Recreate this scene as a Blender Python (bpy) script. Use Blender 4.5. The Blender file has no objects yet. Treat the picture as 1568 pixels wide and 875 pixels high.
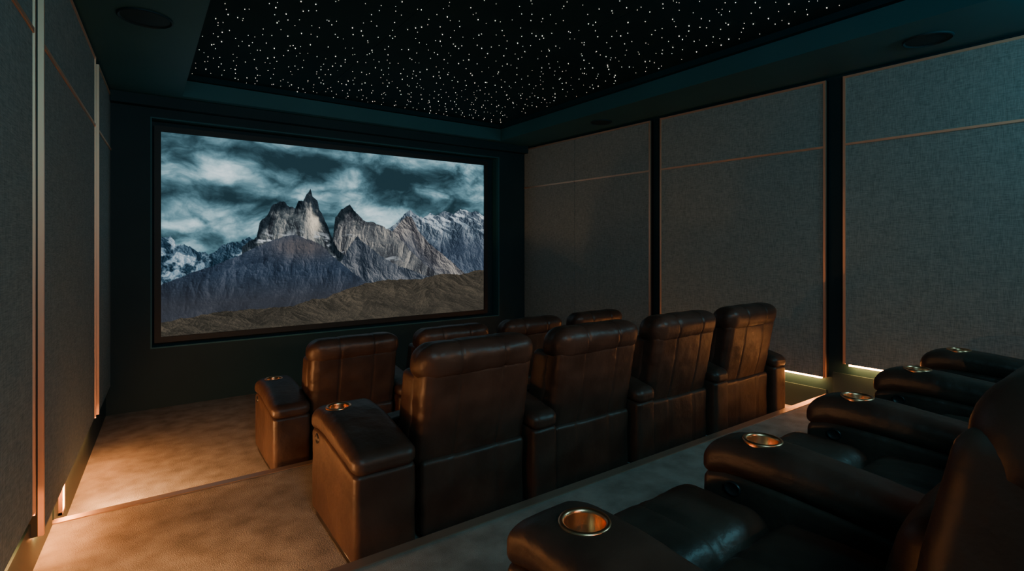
import bpy, bmesh, math, random
import numpy as np
from mathutils import Vector, noise, Matrix
random.seed(7)
S = bpy.context.scene
COL = S.collection

# ------------------------------------------------------------------ materials
def mat(name, col, rough=.5, metal=0., spec=.5, emit=None, es=0.):
    m = bpy.data.materials.new(name); m.use_nodes = True
    b = m.node_tree.nodes['Principled BSDF']
    b.inputs['Base Color'].default_value = (*col[:3], 1)
    b.inputs['Roughness'].default_value = rough
    b.inputs['Metallic'].default_value = metal
    b.inputs['Specular IOR Level'].default_value = spec
    if emit:
        b.inputs['Emission Color'].default_value = (*emit[:3], 1)
        b.inputs['Emission Strength'].default_value = es
    return m

def add_noise(m, c1, c2, scale, detail=4, bump=0., bscale=None, bdist=.01, stretch=(1,1,1), lo=.35, hi=.65, bdetail=3):
    nt = m.node_tree; N = nt.nodes; L = nt.links
    b = N['Principled BSDF']
    tc = N.new('ShaderNodeTexCoord'); mp = N.new('ShaderNodeMapping')
    mp.inputs['Scale'].default_value = stretch
    L.new(tc.outputs['Object'], mp.inputs['Vector'])
    n = N.new('ShaderNodeTexNoise'); n.inputs['Scale'].default_value = scale; n.inputs['Detail'].default_value = detail
    L.new(mp.outputs[0], n.inputs['Vector'])
    r = N.new('ShaderNodeValToRGB')
    r.color_ramp.elements[0].position = lo; r.color_ramp.elements[0].color = (*c1[:3], 1)
    r.color_ramp.elements[1].position = hi; r.color_ramp.elements[1].color = (*c2[:3], 1)
    L.new(n.outputs['Fac'], r.inputs[0]); L.new(r.outputs[0], b.inputs['Base Color'])
    if bump:
        n2 = N.new('ShaderNodeTexNoise'); n2.inputs['Scale'].default_value = bscale; n2.inputs['Detail'].default_value = bdetail
        L.new(mp.outputs[0], n2.inputs['Vector'])
        bp = N.new('ShaderNodeBump'); bp.inputs['Strength'].default_value = bump; bp.inputs['Distance'].default_value = bdist
        L.new(n2.outputs['Fac'], bp.inputs['Height']); L.new(bp.outputs[0], b.inputs['Normal'])
    return m

M_carpet = add_noise(mat('carpet_taupe', (.2,.16,.12), .95, spec=.1), (.22,.197,.17), (.36,.33,.29), 8, 10, bump=.8, bscale=240, bdist=.008, lo=.32, hi=.68)
def fabric(name, c1, c2):
    m = mat(name, c1, .9, spec=.15); nt = m.node_tree; N = nt.nodes; L = nt.links; b = N['Principled BSDF']
    tc = N.new('ShaderNodeTexCoord'); outs = []
    for st in ((1, 14, 170), (1, 170, 14)):
        mp = N.new('ShaderNodeMapping'); mp.inputs['Scale'].default_value = st
        L.new(tc.outputs['Object'], mp.inputs['Vector'])
        n = N.new('ShaderNodeTexNoise'); n.inputs['Scale'].default_value = 1.6; n.inputs['Detail'].default_value = 3
        L.new(mp.outputs[0], n.inputs['Vector']); outs.append(n.outputs['Fac'])
    a = N.new('ShaderNodeMath'); a.operation = 'ADD'; L.new(outs[0], a.inputs[0]); L.new(outs[1], a.inputs[1])
    h = N.new('ShaderNodeMath'); h.operation = 'MULTIPLY'; h.inputs[1].default_value = .5; L.new(a.outputs[0], h.inputs[0])
    r = N.new('ShaderNodeValToRGB')
    r.color_ramp.elements[0].position = .36; r.color_ramp.elements[0].color = (*c1, 1)
    r.color_ramp.elements[1].position = .64; r.color_ramp.elements[1].color = (*c2, 1)
    L.new(h.outputs[0], r.inputs[0]); L.new(r.outputs[0], b.inputs['Base Color'])
    bp = N.new('ShaderNodeBump'); bp.inputs['Strength'].default_value = .5; bp.inputs['Distance'].default_value = .003
    L.new(h.outputs[0], bp.inputs['Height']); L.new(bp.outputs[0], b.inputs['Normal'])
    return m
M_fabric = fabric('panel_fabric', (.14,.182,.180), (.30,.352,.345))
M_wall = add_noise(mat('teal_paint', (.012,.03,.035), .6, spec=.3), (.004,.026,.034), (.006,.032,.041), 2, 2)
M_base = mat('baseboard_paint', (.018,.050,.058), .5)
M_black = mat('matte_black', (.006,.009,.011), .55)
M_soffit = add_noise(mat('soffit_paint', (.02,.09,.11), .6), (.012,.100,.122), (.016,.115,.138), 1.5, 2)
M_tray = add_noise(mat('tray_paint', (.006,.02,.025), .8, spec=.15), (.003,.028,.037), (.005,.036,.046), 1.5, 2)
M_copper = mat('brushed_copper', (1.,.62,.43), .5, 1.)
M_nose = mat('stair_nosing', (.50,.37,.28), .4, .8)
M_led = mat('warm_led', (1,.7,.4), .5, emit=(1,.34,.085), es=90)
M_step = mat('step_light_lens', (1,.7,.4), .5, emit=(1,.46,.17), es=40)
M_star = mat('star_fibre', (1,.9,.8), .5, emit=(1,.84,.68), es=6)
M_leather = add_noise(mat('brown_leather', (.07,.04,.03), .42, spec=.45), (.042,.023,.0165), (.070,.040,.029), 5, 4, bump=.3, bscale=14, bdist=.02, bdetail=8)
M_plastic = mat('dark_plastic', (.02,.018,.018), .35)
M_cup = mat('cup_copper', (.95,.48,.26), .30, 1.)

# ------------------------------------------------------------------ mesh helpers
def obj_from(name, verts, faces, mats, midx=None, smooth=False):
    me = bpy.data.meshes.new(name); me.from_pydata(verts, [], faces); me.update()
    bm = bmesh.new(); bm.from_mesh(me); bmesh.ops.recalc_face_normals(bm, faces=bm.faces); bm.to_mesh(me); bm.free()
    for m in mats: me.materials.append(m)
    if midx is not None: me.polygons.foreach_set('material_index', midx)
    if smooth: me.polygons.foreach_set('use_smooth', [True]*len(me.polygons))
    o = bpy.data.objects.new(name, me); COL.objects.link(o); return o

class MB:
    def __init__(s): s.v = []; s.f = []; s.m = []
    def add(s, v, f, m=0):
        o = len(s.v); s.v += [tuple(p) for p in v]; s.f += [tuple(i+o for i in q) for q in f]; s.m += [m]*len(f)
    def box(s, x0,x1,y0,y1,z0,z1, m=0):
        s.add([(x0,y0,z0),(x1,y0,z0),(x1,y1,z0),(x0,y1,z0),(x0,y0,z1),(x1,y0,z1),(x1,y1,z1),(x0,y1,z1)],
              [(0,3,2,1),(4,5,6,7),(0,1,5,4),(1,2,6,5),(2,3,7,6),(3,0,4,7)], m)
    def pris(s, quad, z0, z1, m=0):
        n = len(quad)
        s.add([(x,y,z0) for x,y in quad]+[(x,y,z1) for x,y in quad],
              [tuple(reversed(range(n))), tuple(range(n,2*n))]+[(i,(i+1)%n,n+(i+1)%n,n+i) for i in range(n)], m)
    def obj(s, name, mats, smooth=False): return obj_from(name, s.v, s.f, mats, s.m, smooth)

# ------------------------------------------------------------------ room dims (metres)
YF, YB = 6.02, -1.5
Z1, Z2, Z3 = 0., .14, .30
Y2, Y3 = 3.55, 2.04
ZS, ZT = 2.958, 3.16
XL = lambda y: -.476+.0434*y
XR = lambda y: 4.5+.0389*(6.2-y)
def wallpt(side, y, n):
    if side == 'L': return (XL(y)+n, y)
    return (XR(y)-n, y)
def wbox(mb, side, y0,y1,z0,z1,n0,n1, m=0):
    mb.pris([wallpt(side,y0,n0), wallpt(side,y1,n0), wallpt(side,y1,n1), wallpt(side,y0,n1)], z0, z1, m)

mb = MB(); e = .045
mb.pris([(XL(YB)-e,YB),(XR(YB)+e,YB),(XR(YF+.2)+e,YF+.2),(XL(YF+.2)-e,YF+.2)], -.15, Z1)
mb.obj('floor', [M_carpet])
mb = MB(); mb.pris([(XL(YB)-e,YB),(XR(YB)+e,YB),(XR(Y2)+e,Y2),(XL(Y2)-e,Y2)], Z1, Z2); mb.obj('floor_middle_tier', [M_carpet])
mb = MB(); mb.pris([(XL(YB)-e,YB),(XR(YB)+e,YB),(XR(Y3)+e,Y3),(XL(Y3)-e,Y3)], Z2, Z3); mb.obj('floor_rear_tier', [M_carpet])
for nm,y,z in (('trim_1',Y2,Z2),('trim_2',Y3,Z3)):
    mb = MB()
    mb.pris([(XL(y)-e,y-.045),(XR(y)+e,y-.045),(XR(y)+e,y+.008),(XL(y)-e,y+.008)], z, z+.006)
    mb.pris([(XL(y)-e,y),(XR(y)+e,y),(XR(y)+e,y+.008),(XL(y)-e,y+.008)], z-.03, z)
    mb.obj(nm, [M_nose])

for side, nm in (('L','wall_left'),('R','wall_right')):
    mb = MB(); wbox(mb, side, YB, YF+.25, -.15, 3.3, -.25, -.05); mb.obj(nm, [M_wall])
mb = MB(); mb.box(-.9, 5.1, YB-.2, YB, -.15, 3.3); mb.obj('wall_rear', [M_wall])
NX0,NX1,NZ0,NZ1 = .085, 4.075, .57, 2.775
xl, xr = XL(YF)-.05, XR(YF)+.05
mb = MB()
mb.box(xl, NX0, YF, YF+.16, 0, ZS+.2); mb.box(NX1, xr, YF, YF+.16, 0, ZS+.2)
mb.box(NX0, NX1, YF, YF+.16, 0, NZ0); mb.box(NX0, NX1, YF, YF+.16, NZ1, ZS+.2)
mb.box(xl, xr, YF+.16, YF+.3, -.1, 3.3)
mb.obj('wall_front', [M_wall])
mb = MB(); mb.box(xl+.05, xr-.05, YF-.10, YF, 2.86, ZS); mb.obj('trim_3', [M_wall])
mb = MB(); t=.012
mb.box(NX0,NX0+t,YF-.004,YF+.15,NZ0,NZ1); mb.box(NX1-t,NX1,YF-.004,YF+.15,NZ0,NZ1)
mb.box(NX0+t,NX1-t,YF-.004,YF+.15,NZ0,NZ0+t); mb.box(NX0+t,NX1-t,YF-.004,YF+.15,NZ1-t,NZ1)
mb.obj('trim_4', [M_soffit])

TX0,TX1,TY0,TY1 = .33, 3.95, -.9, 5.80
mb = MB()
mb.pris([(XL(YB)-.05,YB),(TX0,YB),(TX0,YF+.1),(XL(YF)-.05,YF+.1)], ZS, 3.3)
mb.pris([(TX1,YB),(XR(YB)+.05,YB),(XR(YF)+.05,YF+.1),(TX1,YF+.1)], ZS, 3.3)
mb.box(TX0,TX1,TY1,YF+.1,ZS,3.3); mb.box(TX0,TX1,YB,TY0,ZS,3.3)
mb.obj('ceiling', [M_soffit])
mb = MB()
mb.box(TX0,TX1,TY0,TY1,ZT+.012,ZT+.1)
xs = [TX0+.002, 1.55, 2.75, TX1-.002]; ys = [TY0, .85, 2.1, 3.35, 4.6, TY1-.002]
for a,b in zip(xs,xs[1:]):
    for c,d in zip(ys,ys[1:]): mb.box(a+.002,b-.002,c+.002,d-.002,ZT,ZT+.013)
w=.05
mb.box(TX0,TX0+w,TY0,TY1,ZT-.05,ZT); mb.box(TX1-w,TX1,TY0,TY1,ZT-.05,ZT); mb.box(TX0+w,TX1-w,TY1-w,TY1,ZT-.05,ZT)
mb.obj('ceiling_star_panel', [M_tray])
mb = MB()
sp=.108; yy=TY0+.1
while yy<TY1-.1:
    xx=TX0+.1
    while xx<TX1-.1:
        if random.random()<.88:
            x=xx+random.uniform(-.06,.06); y=yy+random.uniform(-.06,.06)
            r=random.choice([.0010,.0012,.0014,.0017,.0020,.0026]); k=6
            mb.add([(x+r*math.cos(j*math.tau/k), y+r*math.sin(j*math.tau/k), ZT-.002) for j in range(k)]+[(x+.6*r*math.cos(j*math.tau/k), y+.6*r*math.sin(j*math.tau/k), ZT-.002-r*1.6) for j in range(k)],
                   [(j,(j+1)%k,k+(j+1)%k,k+j) for j in range(k)]+[tuple(range(k,2*k))])
        xx+=sp
    yy+=sp
mb.obj('star_ceiling_lights', [M_star])
def speaker(x,y,r):
    mb = MB(); k=40
    def ring(rr,z): return [(x+rr*math.cos(j*math.tau/k), y+rr*math.sin(j*math.tau/k), z) for j in range(k)]
    prof=[(r,ZS),(r,ZS-.008),(r*.95,ZS-.012),(r*.90,ZS-.006),(r*.88,ZS-.004),(.001,ZS-.005)]
    v=[]
    for rr,z in prof: v+=ring(rr,z)
    f=[(a*k+j,a*k+(j+1)%k,(a+1)*k+(j+1)%k,(a+1)*k+j) for a in range(len(prof)-1) for j in range(k)]
    mb.add(v,f); mb.obj('ceiling_speaker',[M_wall])
speaker(.03,3.93,.145); speaker(4.28,4.25,.12); speaker(4.36,1.25,.14)

def panels(side, segs, zmid, ztop, base):
    pn = MB(); tr = MB(); led = MB(); lamps=[]
    for (y0,y1,zb,hasled,vL,vR) in segs:
        wbox(pn, side, y0,y1,zb,zmid-.009,-.055,0); wbox(pn, side, y0,y1,zmid+.009,ztop,-.055,0)
        t=.018
        wbox(tr, side, y0,y1,zmid-.009,zmid+.009,-.05,.007)
        wbox(tr, side, y0,y1,ztop,ztop+t,-.05,.007)
        for on,a,b_ in ((vL,y0-t,y0),(vR,y1,y1+t)):
            if on:
                wbox(tr, side, a,b_,zb,ztop+t,-.012,.008); wbox(pn, side, a,b_,zb,ztop+t,-.055,-.012,1)
        if hasled:
            wbox(led, side, y0+.02,y1-.02,zb-.014,zb-.002,-.030,-.008); lamps.append((y0,y1,zb))
    nm = {'L':'left','R':'right'}[side]
    pn.obj('acoustic_wall_panels', [M_fabric,M_black]); tr.obj('copper_panel_trim', [M_copper]); lo=led.obj('led_strip_light', [M_led])
    for (y0,y1,zb) in lamps:
        l=bpy.data.lights.new('led_glow','AREA'); l.shape='RECTANGLE'; l.size=.018; l.size_y=y1-y0-.06; l.energy=2.6*(y1-y0)*(1 if side=='R' else .6); l.color=(1,.40,.12)  # extra lamp under each LED strip, added to strengthen its glow
        o=bpy.data.objects.new('led_glow',l); COL.objects.link(o); ym=(y0+y1)/2
        o.location=(*wallpt(side,ym,-.019),zb-.016)
        o.rotation_euler=(0,0,-math.atan(.0434) if side=='L' else math.atan(.0389)); o.parent=lo
    bb = MB()
    for (y0,y1,z0,z1) in base: wbox(bb, side, y0,y1,z0,z1,-.055,-.034)
    bb.obj('baseboard_'+nm, [M_base])
panels('R', [(4.995,6.01,.31,False,False,False),(3.825,4.988,.31,True,True,False),(2.046,3.661,.45,True,True,True),(.25,1.88,.59,True,True,True),(-1.45,.09,.59,False,False,True)],
       2.375, 2.912, [(Y2,6.01,0,.2),(Y3,Y2-.05,Z2,.34),(YB,Y3-.05,Z3,.5)])
panels('L', [(5.07,6.01,.27,False,True,False),(3.04,4.85,.30,True,True,True),(1.2,2.85,.46,True,True,True),(-1.4,1.03,.56,False,False,True)],  # LED strips on this side are assumed from the warm floor glow
       2.43, 2.912, [(Y2,6.01,0,.25),(Y3,Y2-.05,Z2,.36),(YB,Y3-.05,Z3,.5)])
def steplight(y,z,e_,aim):
    mb = MB(); wbox(mb,'L',y-.03,y+.03,z-.07,z+.07,-.036,-.022,0)
    for a,b,c,d in ((y-.045,y-.03,z-.085,z+.085),(y+.03,y+.045,z-.085,z+.085),(y-.045,y+.045,z+.07,z+.085),(y-.045,y+.045,z-.085,z-.07)):
        wbox(mb,'L',a,b,c,d,-.036,-.018,1)
    o=mb.obj('step_light',[M_step,M_copper])
    l=bpy.data.lights.new('step_light_lamp','SPOT'); l.energy=e_; l.color=(1,.47,.18); l.spot_size=math.radians(140); l.spot_blend=1.; l.shadow_soft_size=.04
    lo=bpy.data.objects.new('step_light_lamp',l); COL.objects.link(lo)
    lo.location=(wallpt('L',y,.012)[0],y,z+.04); lo.rotation_euler=Vector(aim).to_track_quat('-Z','Y').to_euler()
    lo.parent=o
steplight(3.71,.20,72,(1,.55,-.45)); steplight(2.30,.36,48,(1,.25,-.58))  # second step light is assumed from warm light on the aisle, out of view

# ------------------------------------------------------------------ projected picture on the screen
W,H = 980, 527
rng = np.random.RandomState(5); TAB = rng.rand(256,256)
def vn(x,y):
    xi=np.floor(x).astype(int); yi=np.floor(y).astype(int); fx=x-xi; fy=y-yi
    fx=fx*fx*fx*(fx*(fx*6-15)+10); fy=fy*fy*fy*(fy*(fy*6-15)+10)
    g=lambda a,b: TAB[a%256,b%256]
    return (g(xi,yi)*(1-fx)+g(xi+1,yi)*fx)*(1-fy)+(g(xi,yi+1)*(1-fx)+g(xi+1,yi+1)*fx)*fy
def fbm(x,y,o=6,g=.5):
    s=0;a=1;t=0
    for k in range(o):
        s=s+a*vn(x+k*17.3,y+k*9.7); t+=a; a*=g; x,y=(x*.8-y*.6)*2.03,(x*.6+y*.8)*2.03
    return s/t
def ridged(x,y,o=6,g=.55):
    s=0;a=1;t=0
    for k in range(o):
        s=s+a*(1-np.abs(2*vn(x+k*11.1,y+k*5.3)-1)); t+=a; a*=g; x,y=(x*.9-y*.44)*2.05,(x*.44+y*.9)*2.05
    return s/t
u,v = np.meshgrid(np.linspace(0,1,W),np.linspace(0,1,H))
A=1.85
def ramp(t,stops):
    t=np.clip(t,0,1); xs=[s[0] for s in stops]
    return np.stack([np.interp(t,xs,[s[1][k] for s in stops]) for k in range(3)],-1)
wx=fbm(u*6+3,v*4+8,4)-.5; wy=fbm(u*6+30,v*4+1,4)-.5
c=fbm(u*A*2.6+wx*.5+1,v*6.0+wy*.6+4,8,.56)
# billowy detail: ridged noise inverted gives puffed cumulus edges
bl=1-ridged(u*A*3.4+wx*.8+5,v*6.5+wy*.8+2,7,.55)
c2_=fbm(u*A*8+wx*1.4+9,v*14+wy+2,6,.6)
gs=lambda cx,cy,sx,sy:np.exp(-((u-cx)/sx)**2-((v-cy)/sy)**2)
br=(c-.5)*1.1+(bl-.45)*.9+(c2_-.5)*.55+.40
br+= .32*gs(.07,.42,.14,.08)+.30*gs(.26,.44,.14,.05)+.22*gs(.30,.28,.13,.05)+.36*gs(.53,.17,.06,.12)+.30*gs(.60,.40,.15,.07)+.25*gs(.88,.20,.2,.05)+.22*gs(.06,.20,.10,.05)+.25*gs(.95,.12,.1,.05)
br-= .28*gs(.12,.05,.22,.07)+.22*gs(.38,.08,.12,.06)+.22*gs(.66,.16,.09,.07)+.22*gs(.84,.10,.12,.05)+.20*gs(.15,.31,.2,.03)+.18*gs(.62,.29,.12,.04)+.2*gs(.9,.27,.1,.03)
img=ramp(br,[(0,(28,48,56)),(.25,(52,80,90)),(.5,(92,130,142)),(.75,(156,192,202)),(1,(218,240,246))])
def layer(pts,rough,fr,col):
    global img
    n=(fbm(u*fr+pts[0][1]*50,v*0+pts[1][1]*31,5,.6)-.5)*rough
    n+=(fbm(u*fr*3.5+7,v*0+pts[1][1]*31,3,.6)-.5)*rough*.35
    r=np.interp(u,[p[0] for p in pts],[p[1] for p in pts])+n
    x0,x1=pts[0][0],pts[-1][0]
    r=np.where((u<x0)|(u>x1),2,r)
    mk=np.clip((v-r)*H+.5,0,1)[...,None]
    img=img*(1-mk)+col(v-r)*mk
def shade(fx,fy,ox,ang=0.,o=8,ct=1.5):
    X=u*A+wx*.10; Y=v+wy*.10
    a=math.atan(ang*.35); ca,sa=math.cos(a),math.sin(a)
    P=(X*ca+Y*sa)*fx+ox; Q=(-X*sa+Y*ca)*fy+ox*.7
    h=ridged(P,Q,o,.6)
    gx=np.gradient(h,axis=1)*W/(fx*A)-.35*np.gradient(h,axis=0)*H/max(fy,1)
    s=np.clip(.5+gx*.24,0,1)
    s=.6*s+.4*np.clip(fbm(P*1.3+4,Q*1.3,6,.6)*1.8-.4,0,1)
    return h,np.clip((s-.5)*ct+.5,0,1)
def mix(a,b,t): t=np.clip(t,0,1)[...,None]; return a*(1-t)+b*t
C=lambda r,g,b: np.ones((H,W,3))*np.array([r,g,b])
def cl(d):
    h,s=shade(9,7,3); a=ramp(s,[(0,(14,28,40)),(.5,(34,56,72)),(1,(84,108,124))]); sn=np.clip((fbm(u*34,v*24,5)-.50)*9+ (v-.62)*6,0,1)
    return mix(a,mix(C(100,130,150),C(200,214,222),s),sn*.85)
layer([(0,.525),(.02,.515),(.035,.55),(.05,.545),(.079,.59),(.11,.60),(.14,.56),(.165,.53),(.185,.545),(.21,.51),(.3,.6)],.035,40,cl)
def cr(d):
    h,s=shade(8,6,11,1.5); a=ramp(s,[(0,(18,28,40)),(.5,(58,72,86)),(1,(132,142,150))]); sn=np.clip((fbm(u*40-v*30,v*26,5)-.51)*12,0,1)*np.clip(1.15-d*5.5,0,1)*np.clip((u-.66)*8,0,1)
    a=mix(a,C(46,56,74),np.clip((d-.12)*4,0,.5)); return mix(a,mix(C(125,148,165),C(226,234,238),s),sn)
layer([(.55,.52),(.62,.46),(.66,.41),(.68,.365),(.705,.335),(.73,.36),(.75,.372),(.78,.345),(.80,.36),(.835,.322),(.87,.345),(.90,.315),(.94,.33),(.97,.325),(1,.35)],.03,38,cr)
def cb(d):
    h,s=shade(8,4,21,-2); a=ramp(s,[(0,(36,38,44)),(.5,(80,80,84)),(1,(154,148,140))]); return mix(a,C(56,66,82),np.clip(d*4-.3,0,.5))
layer([(.60,.56),(.64,.47),(.672,.40),(.69,.37),(.71,.372),(.735,.46),(.78,.55),(.86,.66),(.93,.76)],.02,40,cb)
def c2(d):
    h,s=shade(10,3.5,31,.6); a=ramp(s,[(0,(34,36,42)),(.5,(76,80,84)),(1,(160,154,144))]); cap=np.clip((.075-d+ (fbm(u*30,v*20,4)-.5)*.14)*25,0,1)*np.clip((.535-u)*40,0,1)
    sn=np.clip((fbm(u*26+v*20,v*30,5)-.57)*12,0,1)*np.clip(d*8-.8,0,1)
    return mix(mix(a,C(200,208,214),sn*.8),ramp(s,[(0,(10,18,24)),(1,(44,52,58))]),cap)
layer([(.42,.58),(.445,.50),(.452,.385),(.47,.35),(.483,.335),(.497,.315),(.51,.345),(.525,.37),(.545,.41),(.59,.425),(.64,.47),(.69,.56),(.76,.68),(.85,.78)],.028,44,c2)
def c1(d):
    h,s=shade(10,3.2,43,.4); a=ramp(s,[(0,(32,36,42)),(.5,(72,80,84)),(1,(148,146,140))])
    a=mix(a,C(228,212,186),.95*gs(.388,.42,.017,.075)*(.4+s)); cap=np.clip((.08-d+(fbm(u*34,v*24,4)-.5)*.12)*25,0,1)
    sn=np.clip((fbm(u*30-v*22,v*30,5)-.56)*12,0,1)*np.clip((v-.46)*14,0,1)
    return mix(mix(a,C(205,212,218),sn*.85),ramp(s,[(0,(8,16,22)),(1,(42,52,60))]),cap)
layer([(.19,.56),(.228,.51),(.236,.43),(.255,.40),(.268,.345),(.285,.325),(.30,.315),(.315,.335),(.333,.35),(.343,.31),(.355,.305),(.366,.27),(.377,.235),(.384,.285),(.398,.30),(.404,.345),(.412,.37),(.425,.43),(.438,.50),(.47,.60),(.56,.74)],.03,46,c1)
def c3(d):
    h,s=shade(9,5,57,-1); return ramp(s,[(0,(24,32,42)),(.5,(54,62,72)),(1,(110,112,116))])
layer([(.44,.74),(.475,.63),(.50,.55),(.522,.495),(.535,.53),(.56,.56),(.60,.62),(.66,.68),(.78,.76)],.02,40,c3)
def c4(d):
    h,s=shade(9,3.5,63,1.6,8,1.25); a=ramp(s,[(0,(20,28,40)),(.5,(40,52,68)),(1,(80,88,102))])
    a=mix(a,C(98,86,80),.6*gs(.36,.56,.1,.07)*(.4+s)); return mix(a,C(52,50,52),np.clip((v-.70)*4,0,.6))
layer([(0,.745),(.06,.70),(.12,.655),(.19,.60),(.24,.55),(.27,.525),(.30,.51),(.335,.495),(.37,.52),(.41,.55),(.45,.63),(.50,.70),(.56,.79),(.7,.9)],.02,30,c4)
def c5(d):
    h,s=shade(5,18,71,.3,8,1.0); a=ramp(s,[(0,(34,33,29)),(.5,(57,53,46)),(1,(88,79,66))]); return mix(a,C(53,50,44),np.clip(d*2.0-.05,0,.4))
layer([(0,.93),(.15,.90),(.3,.89),(.42,.86),(.5,.81),(.58,.775),(.66,.765),(.74,.775),(.82,.75),(.92,.745),(1,.72)],.03,14,c5)
img=np.clip(img/255,0,1)
lin=np.where(img<=.04045,img/12.92,((img+.055)/1.055)**2.4)
SX0,SX1,SZ0,SZ1,SY = .172,3.885,.662,2.660,6.125
xs=SX0+(SX1-SX0)*u; zs=SZ1-(SZ1-SZ0)*v
co=np.stack([xs,np.full_like(xs,SY),zs],-1).reshape(-1,3)
i=np.arange(W*H).reshape(H,W)
q=np.stack([i[:-1,:-1],i[1:,:-1],i[1:,1:],i[:-1,1:]],-1).reshape(-1,4)
me=bpy.data.meshes.new('picture'); me.vertices.add(len(co)); me.vertices.foreach_set('co',co.ravel())
me.loops.add(q.size); me.loops.foreach_set('vertex_index',q.ravel().astype(np.int32))
me.polygons.add(len(q)); me.polygons.foreach_set('loop_start',np.arange(0,q.size,4,dtype=np.int32)); me.polygons.foreach_set('loop_total',np.full(len(q),4,dtype=np.int32))
me.update(calc_edges=True); me.validate()
ca=me.color_attributes.new('pic','FLOAT_COLOR','POINT')
ca.data.foreach_set('color',np.concatenate([lin,np.ones((H,W,1))],-1).ravel().astype(np.float32))
m=bpy.data.materials.new('screen_picture'); m.use_nodes=True; nt=m.node_tree; nt.nodes.clear()
at=nt.nodes.new('ShaderNodeAttribute'); at.attribute_name='pic'; em=nt.nodes.new('ShaderNodeEmission'); em.inputs['Strength'].default_value=1.25
out=nt.nodes.new('ShaderNodeOutputMaterial'); nt.links.new(at.outputs['Color'],em.inputs['Color']); nt.links.new(em.outputs[0],out.inputs['Surface'])
me.materials.append(m)
root=bpy.data.objects.new('projection_screen',None); COL.objects.link(root); root.location=(0,0,0)
pic=bpy.data.objects.new('picture',me); COL.objects.link(pic); pic.parent=root
mb=MB(); b=.055
mb.box(SX0-b,SX1+b,SY+.004,YF+.158,SZ0-b,SZ1+b)
mb.box(SX0-b,SX0,SY-.02,SY+.004,SZ0-b,SZ1+b); mb.box(SX1,SX1+b,SY-.02,SY+.004,SZ0-b,SZ1+b)
mb.box(SX0,SX1,SY-.02,SY+.004,SZ0-b,SZ0); mb.box(SX0,SX1,SY-.02,SY+.004,SZ1,SZ1+b)
fr=mb.obj('frame',[M_black]); fr.parent=root

# ------------------------------------------------------------------ recliners
def axis(h,r,n,m=4):
    a=[-h+r*(k/m) for k in range(m)]; b=list(np.linspace(-h+r,h-r,n+1)); c=[h-r*(1-k/m) for k in range(1,m+1)]
    return a+b+c
def rbox(cx,cy,cz,sx,sy,sz,r,n=(8,8,8),bulge=(0,0,0),fn=None,wr=0.,wf=7.,creases=()):
    h=(sx/2,sy/2,sz/2); r=min(r,min(h)*.98)
    ax=[axis(h[k],r,n[k]) for k in range(3)]
    V={};vs=[];F=[]
    def vid(p):
        k=tuple(round(c,5) for c in p)
        if k in V: return V[k]
        qq=[max(-(h[i]-r),min(h[i]-r,p[i])) for i in range(3)]
        d=Vector([p[i]-qq[i] for i in range(3)])
        if d.length>1e-9: d.normalize()
        o=[qq[i]+d[i]*r for i in range(3)]
        t=[min(1,abs(o[i]/h[i])) for i in range(3)]
        sgn=[1 if o[i]>0 else -1 for i in range(3)]
        res=list(o)
        for i in range(3):
            j,l=[x for x in range(3) if x!=i]
            res[i]+=(o[i]/h[i])*bulge[i]*(1-t[j]**2.5)*(1-t[l]**2.5)
        for (ca_,pos,faceax,dep,wd) in creases:
            g=math.exp(-((o[ca_]-pos)/wd)**2)*dep
            res[faceax]-=sgn[faceax]*g*min(1,t[faceax]*1.2)
        P=Vector((res[0]+cx,res[1]+cy,res[2]+cz))
        if fn: P=Vector(fn(*P))
        if wr:
            nn=noise.noise(P*wf)+.5*noise.noise(P*wf*2.7)+.35*noise.noise(Vector((P.x*3,P.y*3,P.z*wf*4)))
            P+=d*(nn*wr)
        V[k]=len(vs); vs.append(P); return V[k]
    for i in range(3):
        j,l=[(1,2),(2,0),(0,1)][i]
        for s in (-1,1):
            A1,A2=ax[j],ax[l]
            ids=[]
            for a in A1:
                row=[]
                for b_ in A2:
                    p=[0,0,0]; p[i]=s*h[i]; p[j]=a; p[l]=b_; row.append(vid(p))
                ids.append(row)
            for a in range(len(A1)-1):
                for b_ in range(len(A2)-1):
                    qd=(ids[a][b_],ids[a+1][b_],ids[a+1][b_+1],ids[a][b_+1])
                    F.append(qd if s>0 else qd[::-1])
    return vs,F
def lathe(mb,cx,cy,cz,prof,k,m):
    v=[]
    for r_,z_ in prof: v+=[(cx+r_*math.cos(j*math.tau/k),cy+r_*math.sin(j*math.tau/k),cz+z_) for j in range(k)]
    f=[(a*k+j,a*k+(j+1)%k,(a+1)*k+(j+1)%k,(a+1)*k+j) for a in range(len(prof)-1) for j in range(k)]
    mb.add(v,f,m)
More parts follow.
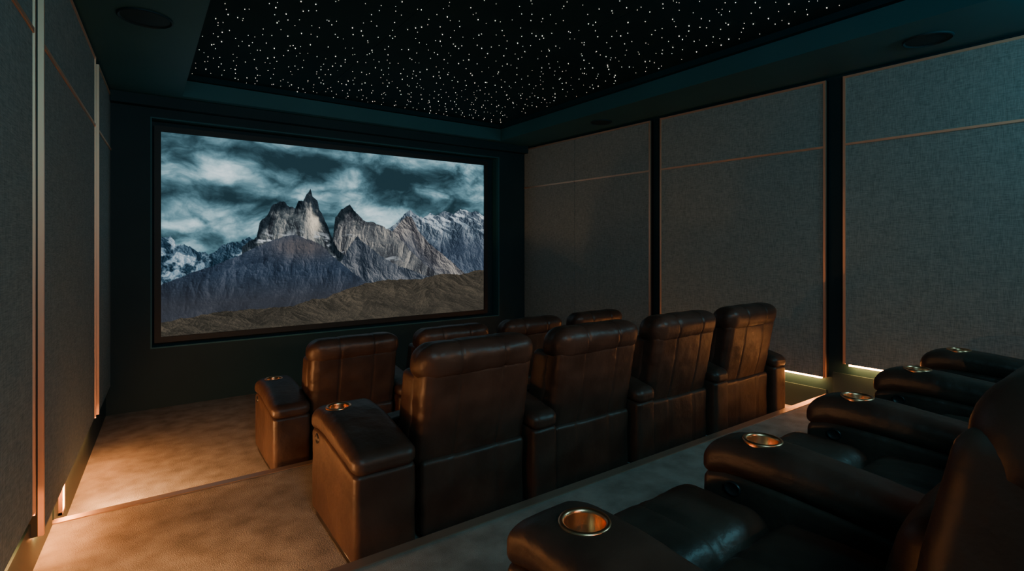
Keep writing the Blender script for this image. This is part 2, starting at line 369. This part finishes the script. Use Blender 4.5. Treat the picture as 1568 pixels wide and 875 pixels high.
def recliner_mesh(name,start,end,E=0.,HT=0.):
    mb=MB()
    LN=.20
    def lean(x,y,z):
        if HT: z=.35+(z-.35)*(1+HT/.6) if z>.35 else z
        return (x, y+(.95+HT-z)*LN, z)
    def armf(x,y,z):
        if z>.3:
            k=(z-.3)/.28; z-=k*.09*max(0,(.50+E-y)/(.5+E))**1.2; z-=k*.035*max(0,(y-.60-E)/.12)**2
        return (x,y,z)
    def arm(cx,wd,cupx):
        L=.68+E; cy=.06+L/2
        mb.add(*rbox(cx,cy,.255,wd-.012,L,.45,.03,(6,18,12),(.006,.004,0),armf,.0025,9),0)
        vs,F=rbox(cx,cy,.525,wd,L+.02,.13,.052,(10,30,5),(.003,0,.006),armf,.002,9)
        me=bpy.data.meshes.new('t'); me.from_pydata([tuple(p) for p in vs],[],F); o=bpy.data.objects.new('t',me); COL.objects.link(o)
        CUPY=.56+E
        bpy.ops.mesh.primitive_cylinder_add(vertices=48,radius=.051,depth=.15,location=(cupx,CUPY,.585)); cu=bpy.context.object
        md=o.modifiers.new('b','BOOLEAN'); md.operation='DIFFERENCE'; md.object=cu; md.solver='EXACT'
        dg=bpy.context.evaluated_depsgraph_get(); ev=o.evaluated_get(dg).to_mesh()
        V=[tuple(a.co) for a in ev.vertices]; FF=[tuple(p.vertices) for p in ev.polygons]
        mb.add(V,FF,0)
        bpy.data.objects.remove(o); bpy.data.objects.remove(cu)
        lathe(mb,cupx,CUPY,.592,[(.064,-.012),(.064,.001),(.062,.005),(.056,.006),(.051,.003),(.049,-.004),(.0475,-.07),(.044,-.074),(.001,-.074)],40,2)
        for sg in (-1,1):
            k=20; x=cx+sg*(wd/2-.003)
            v=[(x+sg*dx,.62+E+rr*.030*math.cos(j*math.tau/k),.43+rr*.024*math.sin(j*math.tau/k)) for rr,dx in ((1.05,-.004),(1.,.004),(.8,.004),(.72,.001),(.05,.0015)) for j in range(k)]
            mb.add(v,[(a*k+j,a*k+(j+1)%k,(a+1)*k+(j+1)%k,(a+1)*k+j) for a in range(4) for j in range(k)],1)
        mb.box(cx-wd/2+.02,cx+wd/2-.02,.10,.70+E,0,.035,1)
    if start: arm(*start)
    else: arm(-.41,.18,-.41)
    if end: arm(.41,.18,.41)
    cr=lambda ax_,ps: [(ax_,p,1,.007,.006) for p in ps]
    mb.add(*rbox(0,.175,.215,.60,.13,.36,.025,(30,4,18),(0,.008,0),None,.003,7,cr(0,(-.13,.13))),0)
    mb.add(*rbox(0,.10,.595,.635,.16,.50,.05,(60,6,36),(.0,.018,0),lean,.004,6,cr(0,(-.125,.125))+[(0,-.285,1,.005,.006),(0,.285,1,.005,.006)]),0)
    mb.add(*rbox(0,.215,.55,.52,.13,.34,.055,(20,6,16),(0,.025,0),lean,.004,6),0)
    mb.add(*rbox(0,.115,.855,.655,.205,.185,.078,(60,10,10),(.004,.012,.010),lean,.004,7,[(0,-.125,1,.006,.006),(0,.125,1,.006,.006),(0,-.125,2,.005,.006),(0,.125,2,.005,.006)]),0)
    for sg in (-1,1):
        if E: mb.add(*rbox(sg*.287,.155,.62,.075,.15,.50,.036,(4,10,20),(.004,.006,0),lean,.003,7),0)
        else: mb.add(*rbox(sg*.285,.19,.60,.07,.16,.42,.03,(4,10,16),(.004,.006,0),lean,.003,7),0)
    d1=.32+E*.7; y1=.24+d1/2; d2=.56+E-d1; y2=.24+d1+d2/2
    zs_=.335 if E else .355
    mb.add(*rbox(0,y1,zs_,.62,d1,.17,.06,(24,20,5),(0,.0,.026),None,.005,7,[(0,0,2,.012,.010)]),0)
    mb.add(*rbox(0,y2,zs_-.005,.62,d2,.18,.075,(24,14,5),(0,.0,.020),None,.005,8,[(0,0,2,.012,.010)]),0)
    mb.add(*rbox(0,.50+E/2,.17,.62,.52+E,.25,.03,(8,8,8),(0,.006,0),None,.002,7),0)
    mb.add(*rbox(0,.775+E,.215,.62,.08,.31,.035,(20,5,12),(0,.015,0),None,.003,7,cr(0,(0,))),0)
    mb.box(-.26,.26,.16,.74+E,0,.06,1)
    o=mb.obj(name,[M_leather,M_plastic,M_cup],True)
    me=o.data; bpy.data.objects.remove(o); return me
S1=(-.445,.25,-.465); S2=(-.495,.30,-.55); S3=(-.435,.23,-.435)
mid=recliner_mesh('recliner',None,False); last=recliner_mesh('recliner_last',None,True)
dm=recliner_mesh('recliner_deep',None,False,.36,.13)
def row(x0,y0,z,pitch,ang,ms,sz=1.):
    for i in range(4):
        o=bpy.data.objects.new('theater_recliner',ms[0 if i==0 else 2 if i==3 else 1]); COL.objects.link(o)
        o.location=(x0+i*pitch*math.cos(ang),y0+i*pitch*math.sin(ang),z); o.rotation_euler=(0,0,ang)
        o.scale=(pitch/.82*.999,1,sz)
row(1.28,3.66,Z1,.815,0,[recliner_mesh('recliner_first',S1,False),mid,last],.94)
row(1.38,2.13,Z2,.82,0,[recliner_mesh('recliner_first',S2,False),mid,last])
row(1.35,.02,Z3,.835,math.radians(2.2),[recliner_mesh('recliner_deep_first',S3,False,.36,.13),dm,recliner_mesh('recliner_deep_last',None,True,.36,.13)])

# ------------------------------------------------------------------ lights
def area(name,loc,aim,sx,sy,e,col,spread=None):
    l=bpy.data.lights.new(name,'AREA'); l.shape='RECTANGLE'; l.size=sx; l.size_y=sy; l.energy=e; l.color=col
    if spread: l.spread=math.radians(spread)
    o=bpy.data.objects.new(name,l); o.location=loc
    o.rotation_euler=(Vector(aim)-Vector(loc)).to_track_quat('-Z','Y').to_euler(); COL.objects.link(o); return o
TEAL=(.28,.82,1)
area('teal_fill_right',(4.2,-.6,2.75),(-.3,4.2,1.9),.8,.25,22,TEAL)  # added fill lamp behind the camera, no fixture; brightens the left wall
area('teal_fill_left',(.3,-.9,2.75),(4.6,5.1,2.1),.8,.25,26,TEAL)  # second added fill, out of view, lifts the right wall panels
area('warm_fill_rear',(1.9,-1.42,1.9),(1.9,2.2,.9),2.8,.15,8,(1,.46,.20),85)  # assumed warm source behind the camera, added without fixture to warm chair backs
w=bpy.data.worlds.new('world'); S.world=w; w.use_nodes=True
w.node_tree.nodes['Background'].inputs[0].default_value=(.01,.03,.04,1); w.node_tree.nodes['Background'].inputs[1].default_value=.3

# ------------------------------------------------------------------ camera
cd=bpy.data.cameras.new('camera'); cd.sensor_width=36; cd.lens=800/1568*36; cd.shift_y=-62.5/1568; cd.clip_start=.02
co_=bpy.data.objects.new('camera',cd); co_.location=(0,0,1.56); co_.rotation_euler=(math.radians(90),0,math.radians(-35.5)); COL.objects.link(co_)
S.camera=co_
